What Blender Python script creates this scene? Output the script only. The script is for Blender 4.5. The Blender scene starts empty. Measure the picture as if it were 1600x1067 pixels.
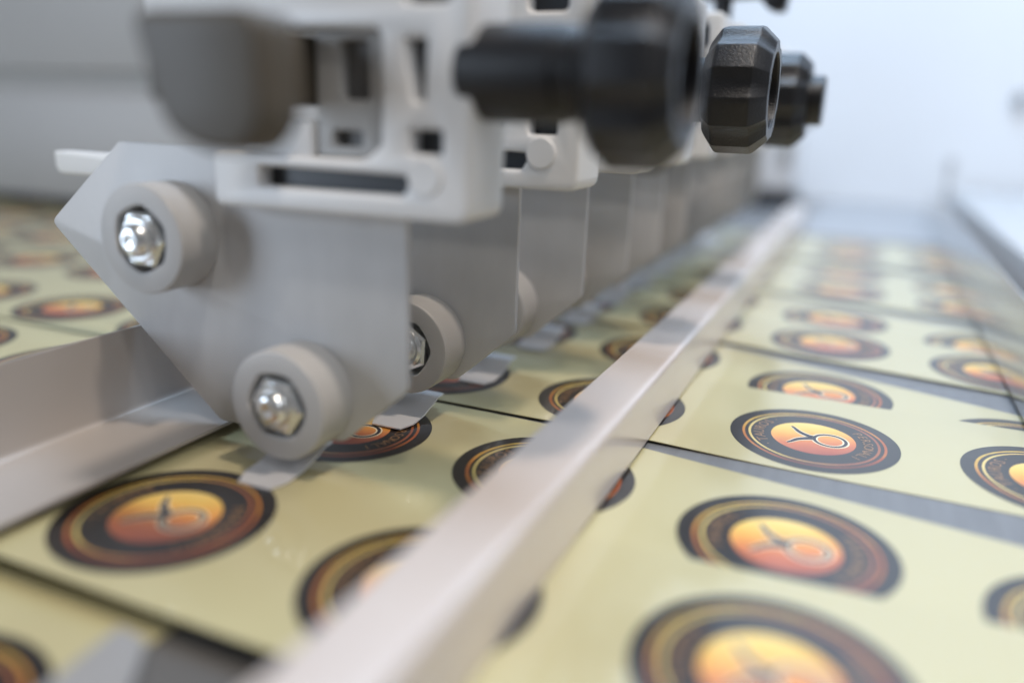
import bpy, bmesh, math, random
from mathutils import Vector, Matrix
random.seed(7)
R = math.radians
scene = bpy.context.scene
C = scene.collection

# ------------------------------------------------------------------ camera
cd = bpy.data.cameras.new('camera'); cam = bpy.data.objects.new('camera', cd); C.objects.link(cam)
cd.sensor_fit = 'HORIZONTAL'; cd.sensor_width = 36.0; cd.lens = 28.09
cd.clip_start = 0.004; cd.clip_end = 60.0
cam.matrix_world = Matrix((
    (0.9144, -0.1382, 0.3805, 0.0),
    (0.4036, 0.2361, -0.8840, 0.0),
    (0.0323, 0.9618, 0.2717, 0.1127),
    (0, 0, 0, 1)))
cd.dof.use_dof = True; cd.dof.focus_distance = 0.297; cd.dof.aperture_fstop = 2.15
cd.dof.aperture_blades = 9
scene.camera = cam

# ------------------------------------------------------------------ light
w = bpy.data.worlds.new('World'); scene.world = w; w.use_nodes = True
bg = w.node_tree.nodes['Background']
bg.inputs[0].default_value = (0.90, 0.94, 1.0, 1); bg.inputs[1].default_value = 0.125

def area(name, loc, target, size, power, color):
    l = bpy.data.lights.new(name, 'AREA'); l.shape = 'RECTANGLE'
    l.size, l.size_y = size; l.energy = power; l.color = color
    o = bpy.data.objects.new(name, l); C.objects.link(o)
    o.location = loc
    o.rotation_euler = (Vector(target) - Vector(loc)).to_track_quat('-Z', 'Y').to_euler()
    return o
area('ceiling_lamp', (0.24, 0.12, 1.15), (-0.08, 0.3, 0), (0.08, 0.08), 6.3, (1.0, 0.86, 0.73))
area('hall_lamp', (0.62, -0.75, 2.6), (-0.12, 0.3, 0.05), (0.30, 0.22), 15, (1.0, 0.95, 0.88))
area('side_window', (-1.5, -0.9, 0.30), (-0.26, 0.2, 0.06), (0.6, 0.8), 15, (0.72, 0.84, 1.0))
area('wall_wash', (-0.1, 0.75, 1.5), (0.15, 1.36, 0.55), (1.2, 0.5), 27, (0.55, 0.75, 1.0))  # added light hung over the machine to brighten the back wall
area('right_fill', (1.8, -0.9, 1.8), (-0.12, 0.35, 0.06), (0.8, 0.8), 12, (0.92, 0.95, 1.0))  # added fill from the right for the plates and block sides

vs = scene.view_settings
vs.view_transform = 'Standard'; vs.look = 'None'; vs.exposure = 0.12; vs.gamma = 1.0
vs.use_curve_mapping = False
scene.cycles.use_denoising = True
scene.cycles.max_bounces = 8

# ------------------------------------------------------------------ materials
def mat(name, color, rough=0.5, metal=0.0, coat=0.0, spec=0.5, bump=None, var=None, coat_rough=0.1):
    m = bpy.data.materials.new(name); m.use_nodes = True
    nt = m.node_tree; b = nt.nodes['Principled BSDF']
    b.inputs['Base Color'].default_value = (*color, 1)
    b.inputs['Roughness'].default_value = rough; b.inputs['Metallic'].default_value = metal
    b.inputs['Coat Weight'].default_value = coat; b.inputs['Coat Roughness'].default_value = coat_rough
    b.inputs['Specular IOR Level'].default_value = spec
    tc = nt.nodes.new('ShaderNodeTexCoord')
    if bump:
        sc_, st, dist = bump
        n = nt.nodes.new('ShaderNodeTexNoise'); n.inputs['Scale'].default_value = sc_; n.inputs['Detail'].default_value = 4
        nt.links.new(tc.outputs['Object'], n.inputs['Vector'])
        bp = nt.nodes.new('ShaderNodeBump'); bp.inputs['Strength'].default_value = st; bp.inputs['Distance'].default_value = dist
        nt.links.new(n.outputs['Fac'], bp.inputs['Height']); nt.links.new(bp.outputs['Normal'], b.inputs['Normal'])
    if var:
        sc_, amt, stretch = var
        mp = nt.nodes.new('ShaderNodeMapping'); mp.inputs['Scale'].default_value = stretch
        nt.links.new(tc.outputs['Object'], mp.inputs['Vector'])
        n = nt.nodes.new('ShaderNodeTexNoise'); n.inputs['Scale'].default_value = sc_; n.inputs['Detail'].default_value = 5
        nt.links.new(mp.outputs['Vector'], n.inputs['Vector'])
        cr = nt.nodes.new('ShaderNodeValToRGB')
        cr.color_ramp.elements[0].position = 0.3; cr.color_ramp.elements[1].position = 0.7
        cr.color_ramp.elements[0].color = (*[c * (1 - amt) for c in color], 1)
        cr.color_ramp.elements[1].color = (*[min(1, c * (1 + amt)) for c in color], 1)
        nt.links.new(n.outputs['Fac'], cr.inputs['Fac']); nt.links.new(cr.outputs['Color'], b.inputs['Base Color'])
        mr = nt.nodes.new('ShaderNodeMapRange'); mr.inputs['To Min'].default_value = rough * 0.85; mr.inputs['To Max'].default_value = min(1, rough * 1.2)
        nt.links.new(n.outputs['Fac'], mr.inputs['Value']); nt.links.new(mr.outputs['Result'], b.inputs['Roughness'])
    return m

M = {}
M['paper'] = mat('glossy_cream_paper', (0.54, 0.487, 0.275), 0.40, coat=0.9, coat_rough=0.09, var=(9, 0.03, (1, 1, 1)))
M['ink'] = mat('black_ink', (0.016, 0.012, 0.011), 0.35, coat=0.6, coat_rough=0.14)
M['letter'] = mat('letter_ink', (0.30, 0.16, 0.07), 0.4, coat=0.5, coat_rough=0.14)
M['symbol'] = mat('symbol_ink', (0.02, 0.02, 0.035), 0.4, coat=0.5, coat_rough=0.14)
M['symbol_edge'] = mat('symbol_outline_ink', (0.85, 0.74, 0.52), 0.4, coat=0.5, coat_rough=0.14)
M['rail'] = mat('satin_aluminium', (0.71, 0.63, 0.585), 0.22, metal=0.22, bump=(500, 0.05, 0.0002), var=(35, 0.022, (1, 0.25, 1)))
M['rail2'] = mat('satin_aluminium_wide', (0.50, 0.46, 0.43), 0.38, metal=0.25)
M['plate'] = mat('grey_painted_steel', (0.52, 0.52, 0.525), 0.42, bump=(700, 0.12, 0.0003), var=(70, 0.055, (1, 1, 0.5)))
M['roller'] = mat('grey_nylon', (0.48, 0.475, 0.47), 0.5, bump=(900, 0.05, 0.0002))
M['block'] = mat('light_grey_plastic', (0.74, 0.735, 0.73), 0.40, bump=(800, 0.06, 0.0002), var=(30, 0.02, (1, 1, 1)))
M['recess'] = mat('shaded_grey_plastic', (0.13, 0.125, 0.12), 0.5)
M['inner'] = mat('mid_grey_plastic', (0.36, 0.352, 0.34), 0.5, bump=(800, 0.06, 0.0002))
M['cavity'] = mat('dark_plastic_and_slot_shade', (0.03, 0.032, 0.036), 0.35)  # dark plastic of the feet; also shade put behind the clamp slots
M['beam'] = mat('taupe_anodised_beam', (0.082, 0.068, 0.050), 0.5, var=(30, 0.1, (1, 1, 1)))
M['black'] = mat('black_grained_plastic', (0.008, 0.008, 0.010), 0.32, bump=(1700, 0.5, 0.0005), var=(120, 0.25, (1, 1, 1)))
M['zinc'] = mat('zinc_plated_steel', (0.80, 0.82, 0.83), 0.24, metal=0.85, bump=(400, 0.08, 0.0003))
M['spring'] = mat('polished_spring_steel', (0.84, 0.84, 0.86), 0.26, metal=0.35, bump=(120, 0.06, 0.001))
M['mirror'] = mat('polished_steel', (0.66, 0.66, 0.66), 0.17, metal=1.0)
M['table'] = mat('brushed_steel_table', (0.20, 0.205, 0.215), 0.36, metal=0.15, var=(40, 0.10, (8, 0.6, 1)))
M['housing'] = mat('grey_machine_paint', (0.33, 0.33, 0.335), 0.45, var=(4, 0.05, (1, 1, 1)))
M['cover'] = mat('pale_grey_cover', (0.36, 0.365, 0.38), 0.5)
M['white'] = mat('white_paint', (0.78, 0.78, 0.79), 0.45)
M['wall'] = mat('white_wall_paint', (0.80, 0.81, 0.83), 0.7, var=(1.2, 0.03, (1, 1, 1)))

def gradient_mat(name, stops, direction, scale, noise_amt, noise_scale):
    """colour runs along a direction in the label's own coordinates (print colour)"""
    m = bpy.data.materials.new(name); m.use_nodes = True
    nt = m.node_tree; b = nt.nodes['Principled BSDF']
    b.inputs['Roughness'].default_value = 0.38; b.inputs['Coat Weight'].default_value = 0.55; b.inputs['Coat Roughness'].default_value = 0.14
    tc = nt.nodes.new('ShaderNodeTexCoord')
    dt = nt.nodes.new('ShaderNodeVectorMath'); dt.operation = 'DOT_PRODUCT'; dt.inputs[1].default_value = direction
    nt.links.new(tc.outputs['Object'], dt.inputs[0])
    no = nt.nodes.new('ShaderNodeTexNoise'); no.inputs['Scale'].default_value = noise_scale; no.inputs['Detail'].default_value = 3
    nt.links.new(tc.outputs['Object'], no.inputs['Vector'])
    a = nt.nodes.new('ShaderNodeMath'); a.operation = 'MULTIPLY_ADD'; a.inputs[1].default_value = scale; a.inputs[2].default_value = 0.5 - noise_amt * 0.5
    nt.links.new(dt.outputs['Value'], a.inputs[0])
    a2 = nt.nodes.new('ShaderNodeMath'); a2.operation = 'MULTIPLY_ADD'; a2.inputs[1].default_value = noise_amt
    nt.links.new(no.outputs['Fac'], a2.inputs[0]); nt.links.new(a.outputs[0], a2.inputs[2])
    cr = nt.nodes.new('ShaderNodeValToRGB')
    els = cr.color_ramp.elements
    while len(els) < len(stops): els.new(0.5)
    for e, (p, c) in zip(els, stops): e.position = p; e.color = (*c, 1)
    nt.links.new(a2.outputs[0], cr.inputs['Fac']); nt.links.new(cr.outputs['Color'], b.inputs['Base Color'])
    return m
LR = 0.0300     # label radius
M['sunset'] = gradient_mat('sunset_print', [(0.0, (0.36, 0.08, 0.05)), (0.33, (0.62, 0.17, 0.06)), (0.55, (0.80, 0.36, 0.07)), (0.78, (0.86, 0.56, 0.12)), (1.0, (0.88, 0.66, 0.22))],
                           (-0.35, 0.94, 0), 1 / 0.031, 0.16, 130)
M['gold'] = gradient_mat('gold_ring_print', [(0.0, (0.10, 0.02, 0.012)), (0.35, (0.36, 0.07, 0.02)), (0.6, (0.55, 0.22, 0.03)), (0.85, (0.62, 0.42, 0.07)), (1.0, (0.40, 0.25, 0.07))],
                         (-0.5, 0.6, 0), 1 / 0.06, 0.9, 55)
M['yellow'] = gradient_mat('yellow_ring_print', [(0.0, (0.24, 0.06, 0.03)), (0.4, (0.40, 0.13, 0.05)), (0.7, (0.68, 0.50, 0.14)), (1.0, (0.72, 0.58, 0.24))],
                           (-0.8, -0.15, 0), 1 / 0.05, 0.7, 60)

# ------------------------------------------------------------------ mesh helpers
def link(name, me, m, parent=None, loc=None, rot=None):
    o = bpy.data.objects.new(name, me); C.objects.link(o)
    if m is not None and len(me.materials) == 0: me.materials.append(m)
    if parent: o.parent = parent
    if loc is not None: o.location = loc
    if rot is not None: o.rotation_euler = rot
    return o
def tag(o, label, cat, group=None):
    o['label'] = label; o['category'] = cat
    if group: o['group'] = group
    return o
def structure(o): o['kind'] = 'structure'; return o
def empty(name, loc=(0, 0, 0)):
    o = bpy.data.objects.new(name, None); C.objects.link(o); o.location = loc; o.empty_display_size = 0.01
    return o
def bm_mesh(bm, name, smooth=False, angle=35):
    bmesh.ops.recalc_face_normals(bm, faces=bm.faces)
    me = bpy.data.meshes.new(name); bm.to_mesh(me); bm.free()
    if smooth:
        for p in me.polygons: p.use_smooth = True
        me.set_sharp_from_angle(angle=R(angle))
    return me
def box(name, lo, hi, bev=0.0, seg=2):
    bm = bmesh.new()
    r = bmesh.ops.create_cube(bm, size=1)
    for v in bm.verts:
        v.co = Vector([(lo[i] + hi[i]) / 2 + v.co[i] * (hi[i] - lo[i]) for i in range(3)])
    if bev: bmesh.ops.bevel(bm, geom=bm.edges[:], offset=bev, segments=seg, profile=0.5, affect='EDGES')
    return bm_mesh(bm, name, bool(bev))
def extrude_xz(name, outer, holes, y0, y1, bevel=0.0, res=2):
    """polygon with holes in the XZ plane, given thickness along Y, with rounded rims"""
    cu = bpy.data.curves.new(name, 'CURVE'); cu.dimensions = '2D'; cu.fill_mode = 'BOTH'
    for poly in [outer] + list(holes):
        s = cu.splines.new('POLY'); s.points.add(len(poly) - 1); s.use_cyclic_u = True
        for p, (x, z) in zip(s.points, poly): p.co = (x, z, 0, 1)
    cu.extrude = (y1 - y0) / 2 - bevel; cu.bevel_depth = bevel; cu.bevel_resolution = res; cu.offset = -bevel
    o = bpy.data.objects.new(name, cu); C.objects.link(o)
    dg = bpy.context.evaluated_depsgraph_get()
    me = bpy.data.meshes.new_from_object(o.evaluated_get(dg))
    bpy.data.objects.remove(o); bpy.data.curves.remove(cu)
    ym = (y0 + y1) / 2
    bm = bmesh.new(); bm.from_mesh(me); bpy.data.meshes.remove(me)
    for v in bm.verts: v.co = Vector((v.co.x, ym - v.co.z, v.co.y))
    bmesh.ops.remove_doubles(bm, verts=bm.verts, dist=1e-6)
    return bm_mesh(bm, name, True, 40)
def round_poly(pts, r, n=4):
    out = []
    k = len(pts)
    for i in range(k):
        a, b, c = Vector(pts[i - 1]), Vector(pts[i]), Vector(pts[(i + 1) % k])
        rr = r[i] if isinstance(r, (list, tuple)) else r
        if rr <= 0: out.append(tuple(b)); continue
        d1 = (a - b); d2 = (c - b)
        t = min(rr, d1.length * 0.45, d2.length * 0.45)
        p1 = b + d1.normalized() * t; p2 = b + d2.normalized() * t
        for j in range(n + 1):
            u = j / n
            out.append(tuple((1 - u) ** 2 * p1 + 2 * u * (1 - u) * b + u ** 2 * p2))
    return out
def rect(x0, z0, x1, z1): return [(x0, z0), (x1, z0), (x1, z1), (x0, z1)]
def lathe(name, prof, axis='Y', seg=40, smooth=True, angle=35):
    """prof: (position along axis, radius)"""
    bm = bmesh.new(); rings = []
    for p, r in prof:
        ring = []
        if r <= 1e-9: ring = [bm.verts.new((0, p, 0))]
        else:
            for i in range(seg):
                a = 2 * math.pi * i / seg
                ring.append(bm.verts.new((r * math.cos(a), p, r * math.sin(a))))
        rings.append(ring)
    for A, B in zip(rings, rings[1:]):
        for i in range(max(len(A), len(B))):
            j = (i + 1) % seg
            if len(A) == 1: bm.faces.new((A[0], B[i], B[j]))
            elif len(B) == 1: bm.faces.new((A[i], A[j], B[0]))
            else: bm.faces.new((A[i], A[j], B[j], B[i]))
    if axis == 'X':
        for v in bm.verts: v.co = Vector((v.co.y, -v.co.x, v.co.z))
    if axis == 'Z':
        for v in bm.verts: v.co = Vector((v.co.x, v.co.z, v.co.y))
    return bm_mesh(bm, name, smooth, angle)
def prism(name, outline, stations, axis='Y', smooth=False, recess=None):
    """outline: closed list of unit (a,b); stations: (position, scale) along the axis; ends capped"""
    bm = bmesh.new(); rings = []
    for p, s in stations:
        rings.append([bm.verts.new((a * s, p, b * s)) for a, b in outline])
    n = len(outline)
    for A, B in zip(rings, rings[1:]):
        for i in range(n): bm.faces.new((A[i], A[(i + 1) % n], B[(i + 1) % n], B[i]))
    bm.faces.new(rings[0]); bm.faces.new(list(reversed(rings[-1])))
    if axis == 'X':
        for v in bm.verts: v.co = Vector((v.co.y, -v.co.x, v.co.z))
    return bm_mesh(bm, name, smooth, 25)
def profile_y(name, pts, y0, y1, thick, fold_r=0.0):
    """folded sheet: open polyline in XZ swept along Y, with thickness"""
    line = [Vector(p) for p in pts]
    if fold_r:
        new = [line[0]]
        for i in range(1, len(line) - 1):
            a, b, c = line[i - 1], line[i], line[i + 1]
            p1 = b + (a - b).normalized() * fold_r; p2 = b + (c - b).normalized() * fold_r
            for j in range(7):
                u = j / 6; new.append((1 - u) ** 2 * p1 + 2 * u * (1 - u) * b + u * u * p2)
        new.append(line[-1]); line = new
    off = []
    for i, p in enumerate(line):
        d = (line[min(i + 1, len(line) - 1)] - line[max(i - 1, 0)]).normalized()
        off.append(p + Vector((-d.y, d.x)) * thick)
    loop = line + off[::-1]
    bm = bmesh.new(); ns = 24
    rings = [[bm.verts.new((p.x, y0 + (y1 - y0) * k / ns, p.y)) for p in loop] for k in range(ns + 1)]
    n = len(loop)
    for A, B in zip(rings, rings[1:]):
        for i in range(n): bm.faces.new((A[i], A[(i + 1) % n], B[(i + 1) % n], B[i]))
    k = len(line)
    for ring in (rings[0], rings[-1]):
        for i in range(k - 1): bm.faces.new((ring[i], ring[i + 1], ring[n - 2 - i], ring[n - 1 - i]))
    return bm_mesh(bm, name, True, 30)

# ------------------------------------------------------------------ setting
ZT = -0.0005
structure(link('table', box('table', (-1.9, 0.1190, ZT - 0.003), (0.75, 1.355, ZT)), M['table']))
structure(link('lower_tray', box('lower_tray', (-1.2, -0.30, -0.010), (0.4, 0.30, -0.0062)), M['recess']))
structure(link('outfeed_cover', box('outfeed_cover', (-0.06, 0.905, ZT + 0.0004), (0.100, 1.355, 0.0011)), M['cover']))
structure(link('wall', box('wall', (-2.4, 1.36, -1.0), (2.6, 1.46, 2.4)), M['wall']))
structure(link('floor', box('floor', (-4.0, -3.0, -1.1), (4.0, 1.46, -1.0)), M['housing']))

# ------------------------------------------------------------------ printed label artwork (shared geometry)
def glyph(ch):
    cu = bpy.data.curves.new('glyph', 'FONT'); cu.body = ch; cu.size = 1.0; cu.align_x = 'CENTER'; cu.resolution_u = 2
    o = bpy.data.objects.new('glyph', cu); C.objects.link(o)
    me = bpy.data.meshes.new_from_object(o.evaluated_get(bpy.context.evaluated_depsgraph_get()))
    vs_ = [(v.co.x, v.co.y) for v in me.vertices]; fs = [tuple(p.vertices) for p in me.polygons]
    bpy.data.objects.remove(o); bpy.data.curves.remove(cu); bpy.data.meshes.remove(me)
    return vs_, fs
def label_art(detail):
    V, F, MI = [], [], []           # V: (u, v, layer)
    seg = 64 if detail else 40
    bands = [(0.0, 0.50, 2), (0.50, 0.745, 0), (0.745, 0.775, 4), (0.775, 0.818, 0), (0.818, 0.850, 3), (0.850, 1.0, 0)]
    def ring(r0, r1, mi, layer=0, cu=0, cv=0, sub=3):
        for k in range(sub):
            a0, a1 = r0 + (r1 - r0) * k / sub, r0 + (r1 - r0) * (k + 1) / sub
            b = len(V)
            for i in range(seg):
                t = 2 * math.pi * i / seg
                V.append((cu + a0 * math.cos(t), cv + a0 * math.sin(t), layer)); V.append((cu + a1 * math.cos(t), cv + a1 * math.sin(t), layer))
            for i in range(seg):
                j = (i + 1) % seg
                if a0 == 0: F.append((b + 2 * i, b + 2 * i + 1, b + 2 * j + 1))
                else: F.append((b + 2 * i, b + 2 * i + 1, b + 2 * j + 1, b + 2 * j))
                MI.append(mi)
    for r0, r1, mi in bands: ring(r0, r1, mi, sub=4 if r1 - r0 > 0.1 else 1)
    def stroke(pts, wid, mi, layer):
        b = len(V)
        for i, (x, y) in enumerate(pts):
            p0, p1 = Vector(pts[max(i - 1, 0)]), Vector(pts[min(i + 1, len(pts) - 1)])
            d = (p1 - p0).normalized(); n = Vector((-d.y, d.x)); ww = wid[i] if isinstance(wid, list) else wid
            V.append((x + n.x * ww, y + n.y * ww, layer)); V.append((x - n.x * ww, y - n.y * ww, layer))
        for i in range(len(pts) - 1):
            F.append((b + 2 * i, b + 2 * i + 1, b + 2 * i + 3, b + 2 * i + 2)); MI.append(mi)
    # bull sign: ring below, two curved horns above
    def horn(s): return [(s * (0.02 + 0.26 * t), 0.0 + 0.30 * t ** 0.75 + 0.02 * math.sin(t * 5)) for t in [i / 12 for i in range(13)]]
    for mi, layer, ex in ((6, 1, 0.020), (5, 2, 0.0)):
        ring(0.165 - ex, 0.205 + ex, mi, layer, 0, -0.20, sub=1)
        for s in (-1, 1): stroke(horn(s), [0.040 - 0.024 * i / 12 + ex * (1 - 0.5 * i / 12) for i in range(13)], mi, layer)
    if detail:
        def arc_text(txt, mid, rad, size, step):
            n = len(txt)
            for k, ch in enumerate(txt):
                if ch == ' ': continue
                a = mid - (k - (n - 1) / 2) * step
                gv, gf = GL.setdefault(ch, None) or GL.__setitem__(ch, glyph(ch)) or GL[ch]
                b = len(V); ca, sa = math.cos(a), math.sin(a)
                for x, y in gv:
                    rr = rad + y * size; xx = x * size
                    V.append((rr * ca + xx * sa, rr * sa - xx * ca, 1))
                for f in gf: F.append(tuple(b + i for i in f)); MI.append(1)
        arc_text('\u00b7TAUROS\u00b7', math.pi / 2, 0.585, 0.185, 0.205)
        arc_text('PERSONALI', -math.pi / 2, 0.585, 0.165, 0.165)
    return V, F, MI
GL = {}
ART = {True: label_art(True), False: label_art(False)}
LABEL_MATS = ['ink', 'letter', 'sunset', 'gold', 'yellow', 'symbol', 'symbol_edge']

def make_strip(name, y_near, y_far, skew, label_y, hi, x_end, text, wave, sag=0.022, detail=True, lift=0.0, x0=-1.15, zbase=0.0, pitch=0.0772, off=0.0):
    """one long cut strip of printed sheet lying along X; local origin at X=-0.06"""
    px = -0.06; yc = (y_near + y_far) / 2; hw = (y_far - y_near) / 2
    ph = random.uniform(0, 6.28)
    def zf(x, y):
        s = max(0.0, x + 0.01)
        return -min(sag * s, 0.0003) + wave * 0.4 * (math.sin(x * 21 + ph) + 0.6 * math.sin(x * 47 + y * 30 + ph * 2)) + max(-0.0009, lift * max(0.0, x)) * max(0.0, -y / hw)
    nx, ny = 120, 6
    def shear(x):
        x += 0.03
        return skew * 0.5 * (x + math.sqrt(x * x + 0.0006)) - skew * 0.03
    th = 0.00028
    V, F = [], []
    for lay in (0, 1):
        for i in range(nx + 1):
            x = (x0 - px) + (x_end - x0) * i / nx
            for j in range(ny + 1):
                y = -hw + 2 * hw * j / ny
                V.append((x, y + shear(x), zf(x, y) + (th if lay == 0 else 0)))
    N = (nx + 1) * (ny + 1); idx = lambda l, i, j: l * N + i * (ny + 1) + j
    for i in range(nx):
        for j in range(ny):
            F.append((idx(0, i, j), idx(0, i + 1, j), idx(0, i + 1, j + 1), idx(0, i, j + 1)))
            F.append((idx(1, i, j), idx(1, i, j + 1), idx(1, i + 1, j + 1), idx(1, i + 1, j)))
        for j in (0, ny):
            q = (idx(0, i, j), idx(1, i, j), idx(1, i + 1, j), idx(0, i + 1, j)); F.append(q if j == 0 else q[::-1])
    for j in range(ny):
        for i in (0, nx):
            q = (idx(0, i, j), idx(0, i, j + 1), idx(1, i, j + 1), idx(1, i, j)); F.append(q if i == 0 else q[::-1])
    me = bpy.data.meshes.new(name); me.from_pydata(V, [], F)
    for p in me.polygons[:]: p.use_smooth = True
    me.set_sharp_from_angle(angle=R(40))
    o = link(name, me, M['paper'], loc=(px, yc, zbase + (0.00066 if hi else 0.0001)))
    tag(o, text, 'paper strip', 'printed strips lying across the table')
    ly = label_y - yc
    k = -10
    while True:
        lx = -0.0245 + off + k * pitch; k += 1
        if lx + px > x_end - 0.0: break
        if lx + px < -0.95: continue
        if lx + px + LR > x_end + 0.004: continue
        near = detail and -0.25 < lx + px < 0.12
        vv, ff, mi = ART[near]
        pts = []
        for u, v, lay in vv:
            x, y = -v * LR, u * LR
            pts.append((x, y, zf(lx + x, ly + y) + th + 0.00005 + lay * 0.00004))
        lm = bpy.data.meshes.new('printed_label'); lm.from_pydata(pts, [], ff)
        for n_ in LABEL_MATS: lm.materials.append(M[n_])
        lm.polygons.foreach_set('material_index', mi)
        lo = bpy.data.objects.new('printed_label', lm); C.objects.link(lo); lo.parent = o; lo.location = (lx, ly + shear(lx), 0)
        lo.rotation_euler.z = 0.4 * (shear(lx + 0.01) - shear(lx - 0.01)) / 0.02
    return o

S = 'cream label strip, '
make_strip('label_strip', 0.035, 0.1200, 0.0, 0.070, False, -0.135, S + 'on the lower tray beside the tapered steel tongue', 0.0002, zbase=-0.0060)
make_strip('label_strip', 0.1160, 0.1915, 0.06, 0.1505, True, 0.12, S + 'under the beam end, overlapping the strip behind it', 0.00012, sag=0.0, pitch=0.082, off=-0.002)
make_strip('label_strip', 0.1800, 0.2630, -0.16, 0.2235, False, 0.12, S + 'under the arm nearest the beam end, its label edge covered', 0.00012)
make_strip('label_strip', 0.2690, 0.3500, -0.012, 0.3015, True, 0.12, S + 'with a sharp bull sign, above the widest open gap', 0.00012, sag=0.008, lift=-0.02, pitch=0.0787)
make_strip('label_strip', 0.3340, 0.4170, -0.36, 0.3790, False, 0.1010, S + 'mostly tucked beneath the strip with the sharp bull sign', 0.00012, sag=0.012)
make_strip('label_strip', 0.4230, 0.4960, -0.19, 0.4570, True, 0.1010, S + 'fifth from the beam end, passing under the low side rail', 0.0002, sag=0.012)
ordn = ['sixth', 'seventh', 'eighth', 'ninth', 'tenth']
for i, (a, b, sk, hi) in enumerate([(0.490, 0.570, -0.34, False), (0.578, 0.660, -0.22, True), (0.655, 0.735, -0.28, False), (0.742, 0.824, -0.10, True), (0.818, 0.895, -0.05, False)]):
    make_strip('label_strip', a, b, sk, (a + b) / 2 - 0.003, hi, 0.1010, S + ordn[i] + ' from the beam end, passing under the low side rail', 0.0002, sag=0.012, detail=False)

# ------------------------------------------------------------------ guide rails
t = empty('guide_rail', (-0.0692, 0.45, 0.002))
tag(t, 'satin aluminium angle rail standing on the strips beside the black knobs', 'rail')
me = profile_y('angle_profile', [(-0.0785 + 0.0692, 0.0222), (-0.0600 + 0.0692, 0.0222), (-0.0600 + 0.0692, -0.0002)], -0.56, 0.53, -0.0009, 0.0028)
link('angle_profile', me, M['rail'], t)
t = empty('guide_rail', (-0.2145, 0.55, 0.0045))
tag(t, 'wide aluminium angle rail with upright wall, behind the roller plates', 'rail')
me = profile_y('angle_profile', [(-0.2334 + 0.2145, 0.031), (-0.2334 + 0.2145, 0.0004), (-0.1955 + 0.2145, 0.0008)], -0.62, 0.55, -0.0011, 0.0025)
link('angle_profile', me, M['rail2'], t)
t = empty('guide_rail', (0.0705, 0.62, 0.0013))
tag(t, 'low polished side rail reflecting the ends of the strips', 'rail')
link('upright', profile_y('upright', [(0.0, 0.0002), (0.0045, 0.036)], -0.30, 0.53, -0.0012), M['mirror'], t)
link('foot_flange', box('foot_flange', (0.0022, -0.30, 0.0003), (0.03, 0.53, 0.002)), M['rail2'], t)
link('end_pin', lathe('end_pin', [(0.0, 0.0), (0.0, 0.0025), (0.062, 0.0025), (0.062, 0.0055), (0.075, 0.0055), (0.077, 0.0035), (0.077, 0)], 'Z', 20), M['plate'], t, (0.018, 0.50, 0.0021))

t = empty('side_frame', (0.42, 0.80, ZT))
tag(t, 'grey painted side frame of the machine beyond the low rail', 'machine frame')
link('casing', box('casing', (-0.312, -0.55, 0.0003), (0.33, 0.54, 0.030), 0.004), M['plate'], t)

# ------------------------------------------------------------------ support beam
t = empty('support_beam', (-0.166, 0.168, 0.1))
kc = 0.130 / 0.17
tag(t, 'taupe beam with rounded end carrying the row of roller plates', 'beam')
cap = round_poly([(-0.1480, 0.1320), (-0.1405, 0.1080), (-0.1310, 0.1032), (-0.1190, 0.1032), (-0.1130, 0.1095), (-0.1130, 0.1320)], 0.006, 5)
link('end_cap', extrude_xz('end_cap', [(x + 0.166, z - 0.1) for x, z in cap], [], -0.036, -0.023, 0.002), M['beam'], t)
link('bar', box('bar', (0.008, -0.0228, 0.0135), (0.018, 1.03, 0.0325), 0.0015), M['beam'], t)

# ------------------------------------------------------------------ roller arms
OX = -0.16
def sh(pts): return [(x - OX, z) for x, z in pts]
def cyl_poly(cx_, cz_, r, n=20): return [(cx_ + r * math.cos(2 * math.pi * i / n), cz_ + r * math.sin(2 * math.pi * i / n)) for i in range(n)]
# meshes shared by all arms (arm origin: X=-0.16, Y=plate mid, Z=0)
plate_out = round_poly([(-0.2687, 0.0706), (-0.1950, 0.0073), (-0.1437, 0.0095), (-0.1197, 0.0308), (-0.1197, 0.1000), (-0.2315, 0.1000)], [0.003, 0.002, 0.002, 0.002, 0, 0], 3)
me_plate = extrude_xz('plate', sh(plate_out), [], -0.0012, 0.0012, 0.0004)
frame_out = round_poly([(-0.182, 0.0836), (-0.0955, 0.0845), (-0.0945, 0.156), (-0.205, 0.156), (-0.205, 0.1352), (-0.1221, 0.1335), (-0.1221, 0.1040), (-0.1275, 0.0995), (-0.182, 0.0995)],
                       [0.003, 0.004, 0.003, 0.003, 0.002, 0.002, 0.002, 0.003, 0.003], 4)
slot1 = round_poly([(-0.1148, 0.1312), (-0.1122, 0.1155), (-0.1092, 0.1155), (-0.1082, 0.1312)], 0.001, 3)
slot2 = round_poly(rect(-0.1133, 0.1020, -0.1036, 0.1084), 0.001, 3)
slot3 = round_poly([(-0.1645, 0.0905), (-0.1155, 0.0905), (-0.1125, 0.0960), (-0.1200, 0.0962), (-0.1645, 0.0962)], 0.0008, 2)
slot4 = round_poly(rect(-0.1150, 0.1395, -0.1015, 0.1505), 0.002, 3)
me_frame = extrude_xz('clamp_frame', sh(frame_out), [sh(s) for s in (slot1, slot2, slot3, slot4)], -0.0105, 0.0120, 0.0013)
me_slot_shade = extrude_xz('slot_shade', sh([(-0.168, 0.0880), (-0.0990, 0.0880), (-0.0990, 0.153), (-0.120, 0.153), (-0.120, 0.0985), (-0.168, 0.0985)]), [], -0.0045, 0.0090)  # near-black filler: the shade inside the open slots, put in as colour
inner_out = round_poly(rect(-0.1458, 0.0997, -0.1236, 0.1333), 0.001, 2)
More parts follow.
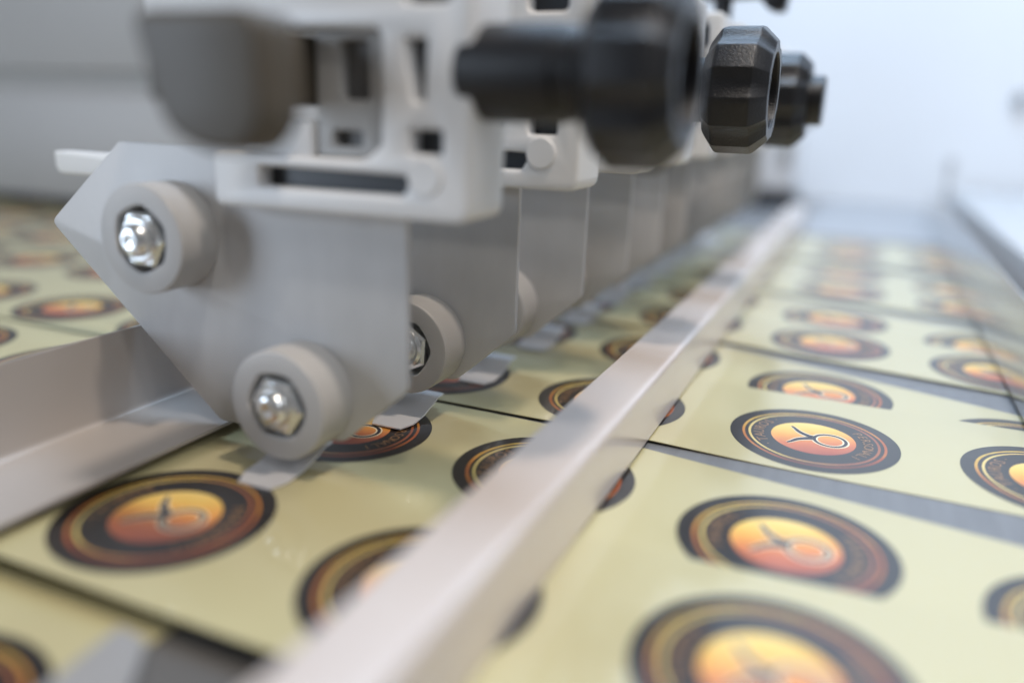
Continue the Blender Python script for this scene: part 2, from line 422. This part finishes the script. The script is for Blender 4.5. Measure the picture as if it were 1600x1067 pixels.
ih1 = round_poly(rect(-0.1375, 0.1155, -0.1282, 0.1313), 0.001, 2); ih2 = round_poly(rect(-0.1405, 0.1028, -0.1308, 0.1072), 0.001, 2)
me_inner = extrude_xz('insert', sh(inner_out), [sh(ih1), sh(ih2)], -0.0065, 0.0030, 0.0006)
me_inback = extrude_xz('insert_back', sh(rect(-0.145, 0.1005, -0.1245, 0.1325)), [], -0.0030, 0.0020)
me_ledge = box('ledge', (-0.1640 - OX, -0.0080, 0.0995), (-0.1470 - OX, 0.0060, 0.1095), 0.0008)
me_boss = lathe('boss', [(-0.0112, 0), (-0.0112, 0.0048), (-0.0107, 0.0053), (0.004, 0.0053), (0.004, 0)], 'Y', 28)
me_hook = extrude_xz('hook', round_poly([(-0.1225 - OX, 0.1020), (-0.1150 - OX, 0.1030), (-0.1140 - OX, 0.1085), (-0.1180 - OX, 0.1120), (-0.1225 - OX, 0.1120)], 0.003, 4), [], -0.0098, 0.003, 0.0006)
hexo = [(math.cos(R(60 * i + 12)), math.sin(R(60 * i + 12))) for i in range(6)]
# roller with a hexagonal pocket
def roller_mesh():
    n = 48; rr, y0, y1 = 0.0176, -0.0165, -0.0013
    def hexr(a, ap):
        a = (a - R(12)) % R(60) - R(30); return ap * (0.55 + 0.45 / math.cos(a))
    bm = bmesh.new(); rings = []
    st = [(y1, lambda a: 0.0), (y1, lambda a: rr), (y0 + 0.0007, lambda a: rr), (y0 + 0.0002, lambda a: rr - 0.0003), (y0, lambda a: rr - 0.0009), (y0, lambda a: hexr(a, 0.0108)), (y0 + 0.0004, lambda a: hexr(a, 0.0103)), (y0 + 0.0058, lambda a: hexr(a, 0.0103)), (y0 + 0.0058, lambda a: 0.0)]
    for y, fr in st:
        if fr(0.1) == 0: rings.append([bm.verts.new((0, y, 0))])
        else: rings.append([bm.verts.new((fr(2 * math.pi * i / n) * math.cos(2 * math.pi * i / n), y, fr(2 * math.pi * i / n) * math.sin(2 * math.pi * i / n))) for i in range(n)])
    for A, B in zip(rings, rings[1:]):
        for i in range(n):
            j = (i + 1) % n
            if len(A) == 1: bm.faces.new((A[0], B[j], B[i]))
            elif len(B) == 1: bm.faces.new((A[i], A[j], B[0]))
            else: bm.faces.new((A[i], A[j], B[j], B[i]))
    return bm_mesh(bm, 'roller', True, 30)
me_roller = roller_mesh()
me_washer = lathe('washer', [(-0.0137, 0.0), (-0.0150, 0.0040), (-0.0152, 0.0085), (-0.0146, 0.0092), (-0.0136, 0.0093)], 'Y', 40)
me_nut = prism('nut', hexo, [(-0.0148, 0.0098), (-0.0190, 0.0098), (-0.0198, 0.0086)], 'Y')
me_bolt = lathe('bolt_end', [(-0.0190, 0.0074), (-0.0202, 0.0075), (-0.0209, 0.0066), (-0.0209, 0.0055), (-0.0224, 0.0053), (-0.0236, 0.0042), (-0.0241, 0.0030), (-0.0238, 0.0016), (-0.0232, 0.0)], 'Y', 32)
def tongue_mesh():
    prof = [(0.0030, 0.0066), (-0.001, 0.0064), (-0.006, 0.0046), (-0.0125, 0.0026), (-0.020, 0.0018), (-0.0265, 0.0017)]
    bm = bmesh.new(); rows = []
    for k, (y, z) in enumerate(prof):
        x0, x1 = (-0.1680 - OX, -0.1510 - OX)
        if k == 5: x0 += 0.003; x1 -= 0.002
        rows.append([bm.verts.new((x0, y, z)), bm.verts.new((x1, y, z)), bm.verts.new((x1, y, z - 0.0005)), bm.verts.new((x0, y, z - 0.0005))])
    for A, B in zip(rows, rows[1:]):
        for i in range(4): bm.faces.new((A[i], A[(i + 1) % 4], B[(i + 1) % 4], B[i]))
    bm.faces.new(rows[0]); bm.faces.new(rows[-1])
    return bm_mesh(bm, 'steel_tongue', True, 30)
me_tongue = tongue_mesh()
# knob wheel, axis X: eight flats, every second one hollowed
def knob_outline():
    out = []
    n = 96; lobes = 7
    for k in range(n):
        a = 2 * math.pi * k / n
        u = (a * lobes / (2 * math.pi)) % 1.0          # 0..1 across lobe + scallop
        d = 0.0
        if u > 0.5: d = 0.085 * math.sin(math.pi * (u - 0.5) / 0.5) ** 0.8
        else: d = 0.022 * math.sin(math.pi * u / 0.5)
        out.append(((1 - d) * math.cos(a), (1 - d) * math.sin(a)))
    return out
def knob_mesh():
    r = 0.0230; L = 0.0238
    o_ = knob_outline(); n = len(o_)
    st = [(0.0, 0.70, 1), (0.0006, 0.76, 1), (0.0042, 0.97, 0), (0.0050, 0.992, 0), (0.0060, 1.0, 0), (0.0172, 1.0, 0), (0.0182, 0.992, 0), (0.0190, 0.97, 0), (L - 0.0008, 0.81, 1), (L, 0.77, 1), (L, 0.60, 1), (L - 0.0008, 0.585, 1), (L - 0.0080, 0.57, 1)]
    bm = bmesh.new(); rings = []
    for x, s, rnd in st:
        ring = []
        for a, b in o_:
            m_ = math.hypot(a, b)
            k = s if not rnd else s / m_ if s < 0.7 else s
            ring.append(bm.verts.new((x, a * k * r, b * k * r)))
        rings.append(ring)
    for A, B in zip(rings, rings[1:]):
        for i in range(n): bm.faces.new((A[i], A[(i + 1) % n], B[(i + 1) % n], B[i]))
    bm.faces.new(rings[0]); bm.faces.new(rings[-1])
    return bm_mesh(bm, 'knob_wheel', True, 19)
me_knob = knob_mesh()
me_kcap = lathe('knob_cap', [(0.0160, 0.0), (0.0160, 0.0120), (0.0240, 0.0120), (0.0248, 0.0112), (0.0248, 0.0)], 'X', 32)
me_sleeve = lathe('knob_sleeve', [(-0.001, 0.0), (-0.001, 0.0110), (0.0002, 0.0120), (0.001, 0.0123), (0.0255, 0.0123), (0.0260, 0.0117), (0.0275, 0.0117), (0.036, 0.0117), (0.036, 0.0)], 'X', 40)
me_screw = prism('hex_screw', hexo, [(-0.001, 0.0055), (0.0045, 0.0055), (0.005, 0.005)], 'X')
me_stem = lathe('lever_stem', [(-0.002, 0.0), (-0.002, 0.0062), (0.003, 0.0052), (0.020, 0.0052), (0.020, 0.0)], 'Z', 24)

def lever_bar():
    bm = bmesh.new()
    pts = [(-0.014, 0.0135), (0.020, 0.0150), (0.026, 0.0075), (0.035, 0.0068), (0.037, 0.026), (-0.018, 0.026)]
    pts = round_poly(pts, 0.003, 3)
    return extrude_xz('lever_handle', pts, [], -0.008, 0.008, 0.002)
me_lever = lever_bar()

words = ['first', 'second', 'third', 'fourth', 'fifth', 'sixth', 'seventh', 'eighth', 'ninth', 'tenth', 'eleventh', 'twelfth', 'thirteenth', 'fourteenth']
dXs = [0, 0.0092, 0.0142, 0.0165]; dZs = [0, 0.0050, 0.0078, 0.0090]
knob_x = {0: -0.0660, 2: -0.0602, 4: -0.0565, 6: -0.080, 8: -0.082, 10: -0.085, 12: -0.085}
for n in range(11):
    dx = dXs[n] if n < 4 else 0.0165 + 0.0012 * (n - 3)
    dz = dZs[n] if n < 4 else 0.0090 + 0.0006 * (n - 3)
    root = empty('roller_arm', (OX + dx, 0.2 + 0.06 * n, dz))
    extra = ' with a long black knob' if n in knob_x else ' with a plain hex screw'
    tag(root, 'grey roller plate' + extra + ', ' + words[n] + " along from the beam's rounded end", 'roller arm', 'row of roller arms on the beam')
    link('plate', me_plate, M['plate'], root)
    link('clamp_frame', me_frame, M['block'], root)
    link('slot_shade_core', me_slot_shade, M['cavity'], root)
    ins = link('insert', me_inner, M['inner'], root)
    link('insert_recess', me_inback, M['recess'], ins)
    link('ledge', me_ledge, M['block'], root)
    link('boss', me_boss, M['block'], root, (-0.1085 - OX, 0, 0.0962))
    link('hook', me_hook, M['block'], root)
    for (rx, rz) in ((-0.2081, 0.0712), (-0.1573, 0.0242)):
        RY = 0.0030
        ro = link('roller', me_roller, M['roller'], root, (rx - OX, 0, rz), (0, random.uniform(-0.25, 0.25), 0))
        link('washer', me_washer, M['zinc'], ro, (0, RY, 0)); link('nut', me_nut, M['zinc'], ro, (0, RY, 0), (0, random.uniform(0, 1), 0)); link('bolt_end', me_bolt, M['zinc'], ro, (0, RY, 0))
    to = link('steel_tongue', me_tongue, M['spring'], root, (0, 0, -dz))
    if n in knob_x:
        kx = knob_x[n] - (OX + dx)
        link('knob_sleeve', me_sleeve, M['black'], root, (min(-0.0925 - OX, kx - 0.0335), 0, 0.1232 - dz * 0.86))
        kw = link('knob_wheel', me_knob, M['black'], root, (kx, 0, 0.1232 - dz * 0.86), (R(8 + 13 * n), 0, 0))
        if n >= 4: link('knob_cap', me_kcap, M['black'], kw, (0.0060, 0, 0))
    else:
        link('hex_screw', me_screw, M['zinc'], root, (-0.0950 - OX, 0, 0.1232))
    if n == 1:
        lug = round_poly([(-0.3480, 0.0760), (-0.200, 0.0760), (-0.200, 0.0857), (-0.3480, 0.0857)], [0.005, 0, 0, 0.001], 4)
        link('side_lug', extrude_xz('side_lug', sh(lug), [], -0.004, 0.004, 0.0008), M['block'], root)
    if n == 5:
        link('lever_stem', me_stem, M['black'], root, (-0.0903 - OX - dx, 0, 0.156))
        link('lever_handle', me_lever, M['black'], root, (-0.0903 - OX - dx, 0, 0.156))

# ------------------------------------------------------------------ end support
t = empty('end_support', (-0.155, 1.22, ZT))
tag(t, 'white end block with dark foot where the beam stops', 'support')
link('block', box('block', (-0.075, -0.02, 0.024), (0.058, 0.05, 0.20), 0.004), M['white'], t)
link('foot', box('foot', (-0.070, -0.026, 0.0003), (0.064, 0.055, 0.0235), 0.002), M['cavity'], t)
link('window', box('window', (0.036, -0.0245, 0.060), (0.052, -0.0195, 0.095), 0.001), M['inner'], t)

# ------------------------------------------------------------------ machine housing behind on the left
t = empty('machine_housing', (-1.0, 0.60, ZT))
tag(t, 'grey painted machine housing with stepped front, behind the strips', 'machine')
link('lower_panel', box('lower_panel', (-0.85, 0.0, 0.012), (0.64, 0.4, 0.122), 0.004), M['housing'], t)
link('groove', box('groove', (-0.84, 0.012, 0.1225), (0.62, 0.39, 0.141)), M['inner'], t)
link('upper_panel', box('upper_panel', (-0.85, 0.003, 0.1415), (0.64, 0.4, 0.55), 0.004), M['housing'], t)
link('foot', box('foot', (-0.80, 0.02, 0.0002), (0.60, 0.38, 0.0115)), M['cavity'], t)

# ------------------------------------------------------------------ small steel guide at the near edge
t = empty('steel_guide', (-0.125, 0.09, 0.002))
tag(t, 'tapered polished steel tongue lying past the near edge of the strips', 'guide')
pts = [(-0.013, 0.0165), (-0.004, 0.0155), (0.022, -0.022), (-0.012, -0.030)]
bm = bmesh.new()
top = [bm.verts.new((x, y, -0.0006 - 0.09 * (0.017 - y))) for x, y in pts]; bot = [bm.verts.new((x, y, -0.0018 - 0.09 * (0.017 - y))) for x, y in pts]
bm.faces.new(top); bm.faces.new(bot[::-1])
for i in range(4): bm.faces.new((top[i], bot[i], bot[(i + 1) % 4], top[(i + 1) % 4]))
link('blade', bm_mesh(bm, 'blade'), M['housing'], t)

# ------------------------------------------------------------------ fitting on the back wall
o = link('wall_fitting', lathe('wall_fitting', [(0.0, 0.0), (0.0, 0.009), (-0.012, 0.009), (-0.014, 0.007), (-0.014, 0.0)], 'Y', 24), M['housing'], None, (0.1795, 1.3595, 0.158))
tag(o, 'small grey round fitting on the white back wall', 'wall fitting')
